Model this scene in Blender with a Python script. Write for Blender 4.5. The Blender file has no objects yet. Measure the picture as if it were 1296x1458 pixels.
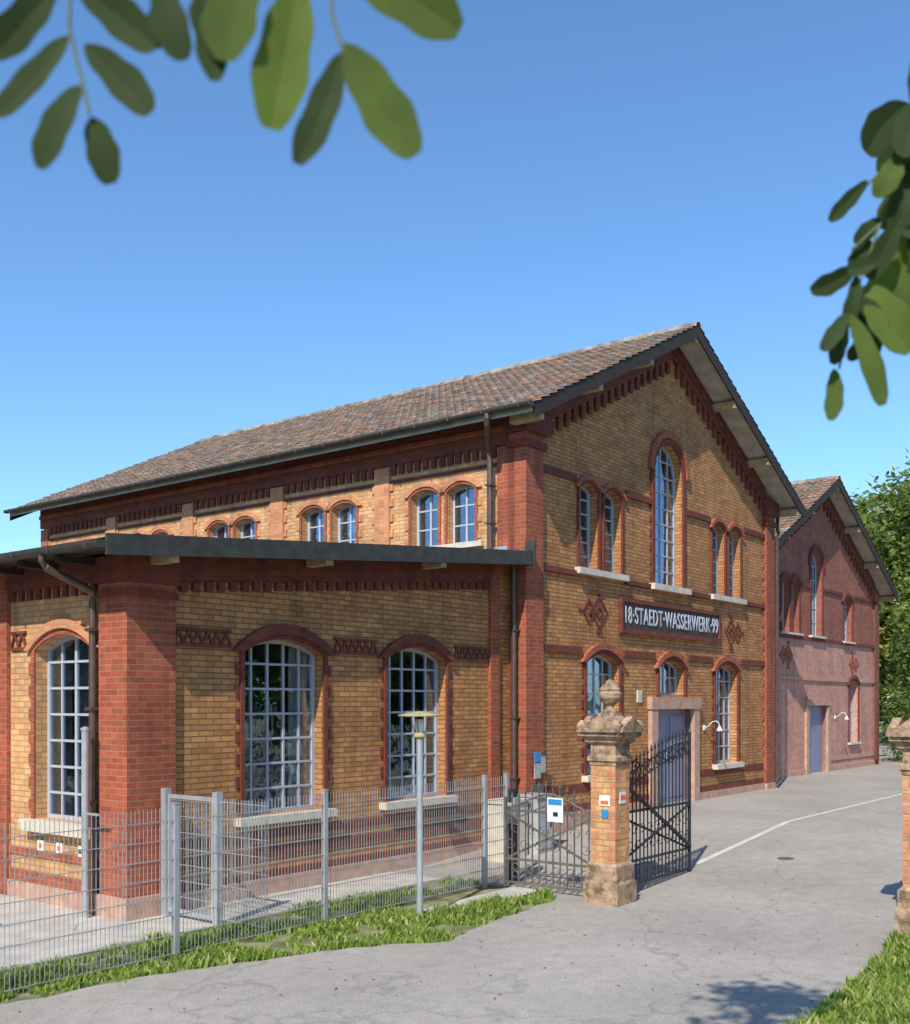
import bpy, bmesh, math, random
from mathutils import Vector, Matrix
from mathutils.geometry import tessellate_polygon
random.seed(7)
R=random.random
U=random.uniform
scene=bpy.context.scene
ANG=math.radians(51.84)
C=Vector((1.30,19.55,0))
ROOT=Matrix.Translation(C)@Matrix.Rotation(ANG,4,'Z')
RI=ROOT.inverted()
# ---------------------------------------------------------------- materials
def newmat(name):
    m=bpy.data.materials.new(name); m.use_nodes=True
    nt=m.node_tree; b=nt.nodes['Principled BSDF']
    return m,nt,b
def N(nt,t,**k):
    n=nt.nodes.new(t)
    for a,v in k.items(): setattr(n,a,v)
    return n
def col(c): return (c[0],c[1],c[2],1)
def plain(name,c,rough=.6,metal=0,noise=.25,nscale=6,bump=0.0,bscale=60):
    m,nt,b=newmat(name)
    tc=N(nt,'ShaderNodeTexCoord')
    n=N(nt,'ShaderNodeTexNoise'); n.inputs['Scale'].default_value=nscale; n.inputs['Detail'].default_value=6
    nt.links.new(tc.outputs['Object'],n.inputs['Vector'])
    r=N(nt,'ShaderNodeMapRange'); r.inputs['From Min'].default_value=.3; r.inputs['From Max'].default_value=.7
    r.inputs['To Min'].default_value=1-noise; r.inputs['To Max'].default_value=1+noise
    nt.links.new(n.outputs['Fac'],r.inputs['Value'])
    v=N(nt,'ShaderNodeVectorMath',operation='SCALE'); v.inputs[0].default_value=c
    nt.links.new(r.outputs[0],v.inputs['Scale']); nt.links.new(v.outputs[0],b.inputs['Base Color'])
    b.inputs['Roughness'].default_value=rough; b.inputs['Metallic'].default_value=metal
    if bump>0:
        n2=N(nt,'ShaderNodeTexNoise'); n2.inputs['Scale'].default_value=bscale; n2.inputs['Detail'].default_value=4
        nt.links.new(tc.outputs['Object'],n2.inputs['Vector'])
        bp=N(nt,'ShaderNodeBump'); bp.inputs['Strength'].default_value=bump; bp.inputs['Distance'].default_value=.02
        nt.links.new(n2.outputs['Fac'],bp.inputs['Height']); nt.links.new(bp.outputs[0],b.inputs['Normal'])
    return m
def brick(name,c1,c2,mortar,w=.25,h=.077,ms=.009,low=None,lowz=0):
    m,nt,b=newmat(name); L=nt.links.new
    tc=N(nt,'ShaderNodeTexCoord')
    sn=N(nt,'ShaderNodeSeparateXYZ'); L(tc.outputs['Normal'],sn.inputs[0])
    ab=N(nt,'ShaderNodeMath',operation='ABSOLUTE'); L(sn.outputs[0],ab.inputs[0])
    gt=N(nt,'ShaderNodeMath',operation='GREATER_THAN'); L(ab.outputs[0],gt.inputs[0]); gt.inputs[1].default_value=.7
    so=N(nt,'ShaderNodeSeparateXYZ'); L(tc.outputs['Object'],so.inputs[0])
    mx=N(nt,'ShaderNodeMix'); mx.data_type='FLOAT'
    L(gt.outputs[0],mx.inputs[0]); L(so.outputs[0],mx.inputs[2]); L(so.outputs[1],mx.inputs[3])
    cb=N(nt,'ShaderNodeCombineXYZ'); L(mx.outputs[0],cb.inputs[0]); L(so.outputs[2],cb.inputs[1])
    bt=N(nt,'ShaderNodeTexBrick'); L(cb.outputs[0],bt.inputs['Vector'])
    bt.inputs['Scale'].default_value=1; bt.inputs['Brick Width'].default_value=w; bt.inputs['Row Height'].default_value=h
    bt.inputs['Mortar Size'].default_value=ms; bt.inputs['Mortar Smooth'].default_value=.2
    bt.inputs['Color1'].default_value=col(c1); bt.inputs['Color2'].default_value=col(c2); bt.inputs['Mortar'].default_value=col(mortar)
    n=N(nt,'ShaderNodeTexNoise'); n.inputs['Scale'].default_value=.9; n.inputs['Detail'].default_value=8; n.inputs['Roughness'].default_value=.65
    L(tc.outputs['Object'],n.inputs['Vector'])
    r=N(nt,'ShaderNodeMapRange'); r.inputs['From Min'].default_value=.3; r.inputs['From Max'].default_value=.7
    r.inputs['To Min'].default_value=.80; r.inputs['To Max'].default_value=1.16
    L(n.outputs['Fac'],r.inputs['Value'])
    dv=N(nt,'ShaderNodeVectorMath',operation='DIVIDE'); L(cb.outputs[0],dv.inputs[0]); dv.inputs[1].default_value=(w/2,h,1)
    fl=N(nt,'ShaderNodeVectorMath',operation='FLOOR'); L(dv.outputs[0],fl.inputs[0])
    wn=N(nt,'ShaderNodeTexWhiteNoise'); wn.noise_dimensions='2D'; L(fl.outputs[0],wn.inputs['Vector'])
    r2=N(nt,'ShaderNodeMapRange'); r2.inputs['To Min'].default_value=.84; r2.inputs['To Max'].default_value=1.13
    L(wn.outputs['Value'],r2.inputs['Value'])
    mm=N(nt,'ShaderNodeMath',operation='MULTIPLY'); L(r.outputs[0],mm.inputs[0]); L(r2.outputs[0],mm.inputs[1])
    mp=N(nt,'ShaderNodeMapping'); mp.inputs['Scale'].default_value=(3.5,.35,1); L(cb.outputs[0],mp.inputs['Vector'])
    n3=N(nt,'ShaderNodeTexNoise'); n3.inputs['Scale'].default_value=1; n3.inputs['Detail'].default_value=5; L(mp.outputs[0],n3.inputs['Vector'])
    r3=N(nt,'ShaderNodeMapRange'); r3.inputs['From Min'].default_value=.5; r3.inputs['From Max'].default_value=.75; r3.inputs['To Min'].default_value=1; r3.inputs['To Max'].default_value=.70
    L(n3.outputs['Fac'],r3.inputs['Value'])
    mm2=N(nt,'ShaderNodeMath',operation='MULTIPLY'); L(mm.outputs[0],mm2.inputs[0]); L(r3.outputs[0],mm2.inputs[1]); mm=mm2
    v=N(nt,'ShaderNodeVectorMath',operation='SCALE'); L(bt.outputs['Color'],v.inputs[0]); L(mm.outputs[0],v.inputs['Scale'])
    out=v.outputs[0]
    if low:
        mr=N(nt,'ShaderNodeMapRange'); mr.inputs['From Min'].default_value=lowz-.02; mr.inputs['From Max'].default_value=lowz+.02
        L(so.outputs[2],mr.inputs['Value'])
        v2=N(nt,'ShaderNodeVectorMath',operation='SCALE'); v2.inputs[0].default_value=low
        L(mm.outputs[0],v2.inputs['Scale'])
        mc=N(nt,'ShaderNodeMix'); mc.data_type='RGBA'; L(mr.outputs[0],mc.inputs[0]); L(v2.outputs[0],mc.inputs[6]); L(out,mc.inputs[7])
        out=mc.outputs[2]
    L(out,b.inputs['Base Color']); b.inputs['Roughness'].default_value=.82
    bp=N(nt,'ShaderNodeBump'); bp.invert=True; bp.inputs['Strength'].default_value=.7; bp.inputs['Distance'].default_value=.014
    L(bt.outputs['Fac'],bp.inputs['Height']); L(bp.outputs[0],b.inputs['Normal'])
    return m
M={}
M['yellow']=brick('yellow_brick',(.58,.28,.095),(.44,.18,.058),(.23,.115,.05))
M['yellow_sunlit']=brick('sunlit_pale_yellow_brick',(.68,.39,.175),(.60,.305,.12),(.42,.25,.13))  # paler copy of yellow brick: sunlight on side walls, plus bleaching, put into colour
M['red']=brick('red_brick',(.42,.095,.036),(.33,.066,.028),(.34,.17,.11),ms=.009)
M['dred']=brick('dark_red_brick',(.22,.046,.026),(.16,.034,.02),(.15,.06,.04),ms=.006)
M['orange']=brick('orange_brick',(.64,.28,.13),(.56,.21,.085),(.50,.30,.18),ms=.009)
M['pink']=brick('pink_brick',(.38,.115,.065),(.30,.085,.05),(.32,.16,.12),low=(.58,.29,.22),lowz=4.3)
M['stone']=plain('sandstone',(.50,.30,.22),.85,noise=.2,bump=.4)
M['sill']=plain('sill_stone',(.62,.56,.46),.8,noise=.15,bump=.2)
M['frame']=plain('window_steel',(.42,.46,.50),.5,noise=.05)
M['darkmetal']=plain('dark_zinc',(.055,.053,.043),.6,metal=.1,noise=.3)
M['pipe']=plain('copper_pipe',(.14,.095,.075),.45,metal=.5,noise=.2)
M['wood']=plain('dark_wood',(.038,.026,.02),.8)
M['soffit']=plain('soffit_board',(.44,.41,.36),.7,noise=.25,nscale=3)
M['purlin']=plain('purlin_wood',(.42,.30,.16),.7)
M['galv']=plain('galvanised_steel',(.50,.53,.55),.42,metal=.5,noise=.12)
M['iron']=plain('wrought_iron',(.035,.036,.04),.5,metal=.3,noise=.3)
M['rust']=plain('old_iron',(.16,.14,.12),.6,metal=.3,noise=.3)
M['white']=plain('white_paint',(.75,.75,.73),.5,noise=.05)
M['door']=plain('door_paint',(.22,.24,.35),.55,noise=.1)
M['signpanel']=plain('sign_panel',(.075,.045,.04),.7)
M['letters']=plain('sign_letters',(.50,.56,.62),.45,noise=.05)
M['concrete']=plain('concrete',(.50,.46,.39),.9,noise=.2,nscale=3,bump=.25)
M['box']=plain('grey_box',(.38,.38,.37),.6)
M['blue']=plain('blue_sign',(.03,.25,.55),.4,noise=.02)
M['orange_s']=plain('red_sign',(.75,.16,.04),.5,noise=.02)
M['curtain']=plain('curtain_fabric',(.80,.73,.58),.9,noise=.1)
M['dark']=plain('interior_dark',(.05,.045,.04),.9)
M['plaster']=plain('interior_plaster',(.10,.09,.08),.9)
M['ochre']=plain('lamp_cap',(.45,.38,.16),.6)
for i,c in enumerate([(.25,.16,.112),(.20,.145,.11),(.29,.175,.115),(.18,.15,.12),(.32,.16,.095),(.27,.23,.185)]):
    M['tile%d'%i]=plain('roof_tile_%d'%i,c,.88,noise=.45,nscale=4)
def mossy():
    m=plain('weathered_sandstone',(.43,.28,.18),.9,noise=.3,nscale=7,bump=.8,bscale=35)
    nt=m.node_tree; b=nt.nodes['Principled BSDF']; L=nt.links.new
    src=b.inputs['Base Color'].links[0].from_socket
    tc=N(nt,'ShaderNodeTexCoord'); n=N(nt,'ShaderNodeTexNoise'); n.inputs['Scale'].default_value=6; n.inputs['Detail'].default_value=9; n.inputs['Roughness'].default_value=.7
    L(tc.outputs['Object'],n.inputs['Vector'])
    r=N(nt,'ShaderNodeMapRange'); r.inputs['From Min'].default_value=.46; r.inputs['From Max'].default_value=.62; r.inputs['To Max'].default_value=.9
    L(n.outputs['Fac'],r.inputs['Value'])
    mc=N(nt,'ShaderNodeMix'); mc.data_type='RGBA'; L(r.outputs[0],mc.inputs[0]); L(src,mc.inputs[6]); mc.inputs[7].default_value=(.11,.085,.04,1)
    L(mc.outputs[2],b.inputs['Base Color']); return m
M['moss']=mossy()
def glassmat():
    m,nt,b=newmat('window_glass'); nt.nodes.remove(b); L=nt.links.new
    out=nt.nodes['Material Output']
    g=N(nt,'ShaderNodeBsdfGlossy'); g.inputs['Color'].default_value=(.70,.82,1,1); g.inputs['Roughness'].default_value=.02
    t=N(nt,'ShaderNodeBsdfTransparent'); t.inputs['Color'].default_value=(.92,.95,.96,1)
    f=N(nt,'ShaderNodeLayerWeight'); f.inputs['Blend'].default_value=.3
    r=N(nt,'ShaderNodeMapRange'); r.inputs['To Min'].default_value=.15; r.inputs['To Max'].default_value=.9
    L(f.outputs['Fresnel'],r.inputs['Value'])
    tc=N(nt,'ShaderNodeTexCoord'); n=N(nt,'ShaderNodeTexNoise'); n.inputs['Scale'].default_value=2.5
    L(tc.outputs['Object'],n.inputs['Vector'])
    bp=N(nt,'ShaderNodeBump'); bp.inputs['Strength'].default_value=.08; bp.inputs['Distance'].default_value=.1
    L(n.outputs['Fac'],bp.inputs['Height']); L(bp.outputs[0],g.inputs['Normal'])
    mx=N(nt,'ShaderNodeMixShader'); L(r.outputs[0],mx.inputs[0]); L(t.outputs[0],mx.inputs[1]); L(g.outputs[0],mx.inputs[2])
    L(mx.outputs[0],out.inputs[0]); return m
M['glass']=glassmat()
def leafmat(name,c,tr=.35,rough=.6):
    m,nt,b=newmat(name); L=nt.links.new
    out=nt.nodes['Material Output']
    tc=N(nt,'ShaderNodeTexCoord'); n=N(nt,'ShaderNodeTexNoise'); n.inputs['Scale'].default_value=14; n.inputs['Detail'].default_value=3
    L(tc.outputs['Object'],n.inputs['Vector'])
    r=N(nt,'ShaderNodeMapRange'); r.inputs['To Min'].default_value=.6; r.inputs['To Max'].default_value=1.4
    L(n.outputs['Fac'],r.inputs['Value'])
    v=N(nt,'ShaderNodeVectorMath',operation='SCALE'); v.inputs[0].default_value=c; L(r.outputs[0],v.inputs['Scale'])
    L(v.outputs[0],b.inputs['Base Color']); b.inputs['Roughness'].default_value=rough
    b.inputs['Specular IOR Level'].default_value=.3
    t=N(nt,'ShaderNodeBsdfTranslucent'); 
    v2=N(nt,'ShaderNodeVectorMath',operation='MULTIPLY'); L(v.outputs[0],v2.inputs[0]); v2.inputs[1].default_value=(1.5,1.6,.7); L(v2.outputs[0],t.inputs['Color'])
    mx=N(nt,'ShaderNodeMixShader'); mx.inputs[0].default_value=tr
    L(b.outputs[0],mx.inputs[1]); L(t.outputs[0],mx.inputs[2]); L(mx.outputs[0],out.inputs[0]); return m
M['leafA']=leafmat('leaf_green',(.085,.15,.03))
M['leafB']=leafmat('leaf_dark',(.045,.085,.022))
M['leafC']=leafmat('leaf_light',(.14,.19,.045))
M['treeA']=leafmat('tree_leaf_olive',(.20,.24,.06),.4)
M['treeB']=leafmat('tree_leaf_yellow',(.33,.33,.10),.4)
M['treeC']=leafmat('tree_leaf_deep',(.09,.14,.035),.4)
M['sprA']=leafmat('sprig_leaf',(.085,.125,.025),.3,.85)
M['sprB']=leafmat('sprig_leaf_dark',(.038,.06,.018),.2,.85)
M['sprC']=leafmat('sprig_leaf_light',(.13,.18,.035),.4,.85)
M['grassA']=leafmat('grass_green',(.23,.33,.05),.35)
M['grassB']=leafmat('grass_dry',(.44,.44,.16),.3)
M['grassC']=leafmat('grass_deep',(.10,.19,.03),.3)
M['bark']=plain('bark',(.12,.09,.065),.9,bump=.8)
M['twig']=plain('twig',(.12,.15,.07),.7)
M['litter']=plain('dry_leaf',(.24,.15,.06),.8)
def asphalt():
    m,nt,b=newmat('asphalt'); L=nt.links.new
    tc=N(nt,'ShaderNodeTexCoord')
    def nz(s,d,a,bv,f0=.3,f1=.7):
        n=N(nt,'ShaderNodeTexNoise'); n.inputs['Scale'].default_value=s; n.inputs['Detail'].default_value=d; L(tc.outputs['Object'],n.inputs['Vector'])
        r=N(nt,'ShaderNodeMapRange'); r.inputs['From Min'].default_value=f0; r.inputs['From Max'].default_value=f1; r.inputs['To Min'].default_value=a; r.inputs['To Max'].default_value=bv
        L(n.outputs['Fac'],r.inputs['Value']); return n,r
    n1,r1=nz(.45,6,.86,1.1); n2,r2=nz(85,3,.70,1.28); n3,r3=nz(5,8,.9,1.08)
    a=N(nt,'ShaderNodeMath',operation='MULTIPLY'); L(r1.outputs[0],a.inputs[0]); L(r2.outputs[0],a.inputs[1])
    a2=N(nt,'ShaderNodeMath',operation='MULTIPLY'); L(a.outputs[0],a2.inputs[0]); L(r3.outputs[0],a2.inputs[1])
    vo=N(nt,'ShaderNodeTexVoronoi'); vo.feature='DISTANCE_TO_EDGE'; vo.inputs['Scale'].default_value=.3
    nn=N(nt,'ShaderNodeTexNoise'); nn.inputs['Scale'].default_value=1.2; nn.inputs['Detail'].default_value=6; L(tc.outputs['Object'],nn.inputs['Vector'])
    ad=N(nt,'ShaderNodeVectorMath',operation='ADD'); L(tc.outputs['Object'],ad.inputs[0]); L(nn.outputs['Color'],ad.inputs[1]); L(ad.outputs[0],vo.inputs['Vector'])
    rc=N(nt,'ShaderNodeMapRange'); rc.inputs['From Min'].default_value=0; rc.inputs['From Max'].default_value=.007; rc.inputs['To Min'].default_value=.78; rc.inputs['To Max'].default_value=1
    L(vo.outputs['Distance'],rc.inputs['Value'])
    a3=N(nt,'ShaderNodeMath',operation='MULTIPLY'); L(a2.outputs[0],a3.inputs[0]); L(rc.outputs[0],a3.inputs[1])
    v=N(nt,'ShaderNodeVectorMath',operation='SCALE'); v.inputs[0].default_value=(.375,.335,.285); L(a3.outputs[0],v.inputs['Scale'])
    L(v.outputs[0],b.inputs['Base Color']); b.inputs['Roughness'].default_value=.9
    bp=N(nt,'ShaderNodeBump'); bp.inputs['Strength'].default_value=.5; bp.inputs['Distance'].default_value=.008; L(n2.outputs['Fac'],bp.inputs['Height']); L(bp.outputs[0],b.inputs['Normal'])
    return m
M['asphalt']=asphalt()
M['soil']=plain('lawn_soil',(.22,.21,.10),.95,noise=.5,nscale=3,bump=.5)
M['line']=plain('pale_channel_stone',(.60,.56,.50),.85,noise=.15)
# ---------------------------------------------------------------- mesh builder
class MB:
    def __init__(s): s.v=[];s.f=[];s.m=[];s.mats=[]
    def mi(s,k):
        if k not in s.mats: s.mats.append(k)
        return s.mats.index(k)
    def add(s,vs,fs,k):
        b=len(s.v); s.v+= [tuple(p) for p in vs]; i=s.mi(k)
        for f in fs: s.f.append(tuple(b+j for j in f)); s.m.append(i)
    def box(s,x0,x1,y0,y1,z0,z1,k):
        s.add([(x0,y0,z0),(x1,y0,z0),(x1,y1,z0),(x0,y1,z0),(x0,y0,z1),(x1,y0,z1),(x1,y1,z1),(x0,y1,z1)],
              [(0,3,2,1),(4,5,6,7),(0,1,5,4),(1,2,6,5),(2,3,7,6),(3,0,4,7)],k)
    def beam(s,p,q,w,h,k):
        p=Vector(p);q=Vector(q);d=(q-p).normalized()
        up=Vector((0,0,1)) if abs(d.z)<.95 else Vector((0,1,0))
        a=d.cross(up).normalized()*w/2; b=a.cross(d).normalized()*h/2
        vs=[p-a-b,p+a-b,p+a+b,p-a+b,q-a-b,q+a-b,q+a+b,q-a+b]
        s.add(vs,[(0,3,2,1),(4,5,6,7),(0,1,5,4),(1,2,6,5),(2,3,7,6),(3,0,4,7)],k)
    def tube(s,pts,r,k,n=8,r2=None):
        pts=[Vector(p) for p in pts]; m=len(pts); vs=[];fs=[]
        for i,p in enumerate(pts):
            d=(pts[min(i+1,m-1)]-pts[max(i-1,0)]).normalized()
            up=Vector((0,0,1)) if abs(d.z)<.9 else Vector((.3,1,0))
            a=d.cross(up).normalized(); b=a.cross(d).normalized()
            rr=r if r2 is None else r+(r2-r)*i/(m-1)
            for j in range(n):
                t=2*math.pi*j/n; vs.append(p+a*math.cos(t)*rr+b*math.sin(t)*rr)
        for i in range(m-1):
            for j in range(n):
                fs.append((i*n+j,i*n+(j+1)%n,(i+1)*n+(j+1)%n,(i+1)*n+j))
        fs.append(tuple(range(n))[::-1]); fs.append(tuple((m-1)*n+j for j in range(n)))
        s.add(vs,fs,k)
    def lathe(s,c,prof,k,n=16,rot=0):
        vs=[];fs=[]
        for (r,z) in prof:
            for j in range(n):
                t=2*math.pi*j/n+rot; vs.append((c[0]+r*math.cos(t),c[1]+r*math.sin(t),c[2]+z))
        for i in range(len(prof)-1):
            for j in range(n): fs.append((i*n+j,i*n+(j+1)%n,(i+1)*n+(j+1)%n,(i+1)*n+j))
        fs.append(tuple(range(n))[::-1]); fs.append(tuple((len(prof)-1)*n+j for j in range(n)))
        s.add(vs,fs,k)
    def sq(s,cx,cy,z,prof,k):
        vs=[];fs=[]
        for (r,h) in prof:
            vs+=[(cx-r,cy-r,z+h),(cx+r,cy-r,z+h),(cx+r,cy+r,z+h),(cx-r,cy+r,z+h)]
        for i in range(len(prof)-1):
            for j in range(4): fs.append((i*4+j,i*4+(j+1)%4,(i+1)*4+(j+1)%4,(i+1)*4+j))
        fs.append((3,2,1,0)); k2=(len(prof)-1)*4; fs.append((k2,k2+1,k2+2,k2+3))
        s.add(vs,fs,k)
    def obj(s,name,parent=None,world=False,smooth=False,recalc=True):
        me=bpy.data.meshes.new(name); me.from_pydata(s.v,[],s.f)
        for k in s.mats: me.materials.append(M[k])
        me.polygons.foreach_set('material_index',s.m)
        if recalc:
            bm=bmesh.new(); bm.from_mesh(me); bmesh.ops.recalc_face_normals(bm,faces=bm.faces); bm.to_mesh(me); bm.free()
        if smooth: me.polygons.foreach_set('use_smooth',[True]*len(me.polygons))
        me.update()
        o=bpy.data.objects.new(name,me); scene.collection.objects.link(o)
        if parent: o.parent=parent
        elif not world: o.matrix_world=ROOT
        return o
def empty(name,mat=ROOT):
    o=bpy.data.objects.new(name,None); scene.collection.objects.link(o); o.matrix_world=mat; return o
class Fac:
    def __init__(s,kind,c): s.k=kind; s.c=c
    def pt(s,a,d,z):
        return (a,s.c+d,z) if s.k=='G' else (s.c+d,a,z)
    def box(s,mb,a0,a1,d0,d1,z0,z1,k):
        if s.k=='G': mb.box(a0,a1,s.c+d0,s.c+d1,z0,z1,k)
        else: mb.box(s.c+d0,s.c+d1,a0,a1,z0,z1,k)
def extr(mb,F,outer,holes,d0,d1,k):
    loops=[outer]+holes
    flat=[p for l in loops for p in l]
    tris=tessellate_polygon([[Vector((p[0],p[1],0)) for p in l] for l in loops])
    n=len(flat)
    vs=[F.pt(a,d0,z) for a,z in flat]+[F.pt(a,d1,z) for a,z in flat]
    fs=[tuple(t) for t in tris]+[tuple(n+i for i in reversed(t)) for t in tris]
    o=0
    for l in loops:
        m=len(l)
        for i in range(m):
            j=(i+1)%m; fs.append((o+i,o+j,n+o+j,n+o+i))
        o+=m
    mb.add(vs,fs,k)
def arcR(w,rise): return (w*w/4+rise*rise)/(2*rise)
def arc(a0,a1,zs,rise,n=12):
    w=a1-a0; r=arcR(w,rise); cz=zs+rise-r; ac=(a0+a1)/2
    th=math.asin(min(1,w/2/r)); 
    if rise>w/2-1e-6: th=math.pi/2
    return [(ac+r*math.sin(th-2*th*i/n),cz+r*math.cos(th-2*th*i/n)) for i in range(n+1)]
def opening(o): 
    a0,a1,zb,zs,rise=o
    return [(a0,zb),(a1,zb)]+arc(a0,a1,zs,rise)
def surround(mb,F,o,k,mat,proud=.05,back=.0,teeth=True,tmat=None,tw=.075):
    a0,a1,zb,zs,rise=o
    poly=[(a0-k,zb)]+arc(a0-k,a1+k,zs,rise+k)[::-1]+[(a1+k,zb),(a1,zb)]+arc(a0,a1,zs,rise)+[(a0,zb)]
    extr(mb,F,poly,[],-proud,back+.0015,mat)
    if teeth:
        z=zb+.1
        while z<zs-.15:
            F.box(mb,a0-k-tw,a0-k-.001,-proud*.6,.01,z,z+.155,tmat or mat)
            F.box(mb,a1+k+.001,a1+k+tw,-proud*.6,.01,z,z+.155,tmat or mat)
            z+=.31
def hood(mb,F,o,k,w,mat,proud):
    a0,a1,zb,zs,rise=o
    poly=arc(a0-k,a1+k,zs,rise+k)[::-1]+arc(a0-k-w,a1+k+w,zs,rise+k+w)
    extr(mb,F,poly,[],-proud,0,mat)
def window(mb,F,o,nv,nh,depth=.17,bar=.03,fw=.055):
    a0,a1,zb,zs,rise=o; w=a1-a0; r=arcR(w,rise); cz=zs+rise-r; ac=(a0+a1)/2
    top=lambda a: cz+math.sqrt(max(0,r*r-(a-ac)**2)) 
    inner=[(a0+fw,zb+fw),(a1-fw,zb+fw)]+arc(a0+fw,a1-fw,zs,max(rise-fw,.02))
    extr(mb,F,opening((a0+.001,a1-.001,zb+.001,zs,rise-.001)),[inner],depth,depth+.07,'frame')
    for i in range(1,nv):
        a=a0+w*i/nv; b=bar*(1.5 if (nv%2==0 and i==nv//2) else 1)
        F.box(mb,a-b/2,a+b/2,depth+.012,depth+.055,zb+.01,top(a)-.01,'frame')
    H=zs+rise-zb
    for j in range(1,nh):
        z=zb+H*j/nh; hw=w/2
        if z>zs: hw=math.sqrt(max(0,r*r-(z-cz)**2))
        F.box(mb,ac-hw+.005,ac+hw-.005,depth+.009,depth+.052,z-bar/2,z+bar/2,'frame')
    extr(mb,F,opening((a0+.01,a1-.01,zb+.01,zs,rise-.01)),[],depth+.03,depth+.036,'glass')
def sill(mb,F,o,e=.14,proud=.13,h=.1):
    F.box(mb,o[0]-e,o[1]+e,-proud,.16,o[2]-h,o[2]-.001,'sill')
def dentils(mb,F,a0,a1,zf,mat,w=.11,step=.225,h=.2,proud=.07):
    n=int((a1-a0)/step); st=(a1-a0)/n
    for i in range(n):
        a=a0+st*(i+.5); z=zf(a)
        F.box(mb,a-w/2,a+w/2,-proud,.01,z-h,z+.02,mat)
def rakeband(mb,F,a0,a1,zf,z0,z1,mat,proud):
    extr(mb,F,[(a0,zf(a0)+z0),(a1,zf(a1)+z0),(a1,zf(a1)+z1),(a0,zf(a0)+z1)],[],-proud,.01,mat)
def diamonds(mb,F,ac,zc,mat,flip=1):
    k=[0]
    def loz(cx,cz,rx,rz,t=.06):
        o=[(cx-rx,cz),(cx,cz-rz),(cx+rx,cz),(cx,cz+rz)]
        i=[(cx-rx+t*1.3,cz),(cx,cz-rz+t*1.5),(cx+rx-t*1.3,cz),(cx,cz+rz-t*1.5)]
        k[0]+=1; extr(mb,F,o,[i],-.016-.004*k[0],.01,mat)
    loz(ac+flip*.12,zc,.36,.36); loz(ac-flip*.28,zc,.26,.28); loz(ac+flip*.12,zc,.17,.17)
    for q in (-1,1):
        k[0]+=1; F.box(mb,ac+flip*.12-.11,ac+flip*.12+.11,-.02-.003*k[0],.01,zc+q*.40-.03,zc+q*.40+.03,mat)
    F.box(mb,ac-flip*.62-.05,ac-flip*.62+.05,-.02,.01,zc-.04,zc+.04,mat)
    F.box(mb,ac-flip*.28-.03,ac-flip*.28+.03,-.045,.01,zc-.06,zc+.06,mat)

# ================================================================= MAIN BUILDING
main=empty('brick_waterworks_building')
W=11.8; LEN=16.15
slope=.4815
rt=lambda s: 7.5+slope*((s if s<=W/2 else W-s)+.6)
rb=lambda s: rt(s)-.12
FG=Fac('G',.08); FL=Fac('L',.06)
mb=MB()
up=[(1.94,2.66,4.95,6.52,.13),(2.90,3.62,4.95,6.52,.13),(8.02,8.74,4.9,6.5,.13),(8.98,9.70,4.9,6.5,.13)]
arched=(5.06,6.44,4.9,7.40,.69)
lowL=(2.20,3.52,.85,3.10,.18); lowR=(8.2,9.5,.8,3.05,.18); lowM=(5.28,6.52,2.46,3.05,.2)
door=[(5.10,-.05),(6.90,-.05),(6.90,2.15),(5.10,2.15)]
holes=[opening(o) for o in up+[arched,lowL,lowR,lowM]]+[door]
extr(mb,FG,[(.06,-.6),(W-.06,-.6),(W-.06,rb(W)+.02),(W/2,rb(W/2)+.02),(.06,rb(0)+.02)],holes,0,.34,'yellow')
bays=[.45+3.11*i for i in range(6)]
sidew=[]
for i in range(5):
    c=(bays[i]+bays[i+1])/2
    sidew+=[(c-.81,c-.11,5.34,6.36,.11),(c+.11,c+.81,5.34,6.36,.11)]
extr(mb,FL,[(.42,-.6),(LEN-.06,-.6),(LEN-.06,rb(0)+.0),(.42,rb(0)+.0)],[opening(o) for o in sidew],0,.34,'yellow_sunlit')
mb.box(.4,W-.06,LEN-.36,LEN-.02,-.6,7.4,'red')
mb.box(W-.38,W-.02,.42,LEN-.36,-.6,7.6,'red')
FBk=Fac('G',LEN-.36)
extr(mb,FBk,[(.1,7.41),(W-.1,7.41),(W-.1,rb(W)),(W/2,rb(W/2)),(.1,rb(0))],[],0,.33,'red')
mb.obj('walls',main)
mb=MB()
mb.box(0,.58,0,.40,-.6,rb(0)-.02,'red')
mb.box(W-.58,W,0,.40,-.6,rb(0)-.02,'red')
mb.box(-.04,.62,-.04,.44,-.6,-.02,'stone'); mb.box(W-.62,W+.04,-.04,.44,-.6,.16,'stone')
mb.box(-.05,.64,-.05,.42,6.98,7.10,'dred'); mb.box(-.09,.70,-.09,.44,7.25,rb(0)-.06,'dred')
mb.box(W-.64,W+.05,-.05,.42,6.98,7.10,'dred'); mb.box(W-.70,W+.09,-.09,.44,7.25,rb(0)-.06,'dred')
for a,b in ((.63,4.80),(7.2,W-.63)):
    FG.box(mb,a,b,-.06,.01,-.6,.17,'stone'); FG.box(mb,a,b,-.03,.01,.171,.30,'dred'); FG.box(mb,a,b,-.02,.01,.55,.70,'dred')
z=.9
while z<6.6:
    FG.box(mb,.581,.66,-.03,.01,z,z+.155,'red'); FG.box(mb,W-.66,W-.581,-.03,.01,z,z+.155,'red'); z+=.31
def bands(z,h,skips,mat,pr):
    a=.585
    for s0,s1 in sorted(skips)+[(W-.585,0)]:
        if s0>a: FG.box(mb,a,s0,-pr,.01,z,z+h,mat)
        a=s1
bands(6.62,.12,[(1.80,3.76),(4.90,6.60),(7.88,9.84)],'dred',.055)
bands(4.78,.10,[(1.81,3.75),(4.93,6.57),(7.88,9.84)],'dred',.055)
bands(3.26,.13,[(2.02,3.70),(5.08,6.72),(8.02,9.68)],'dred',.05)
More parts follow.
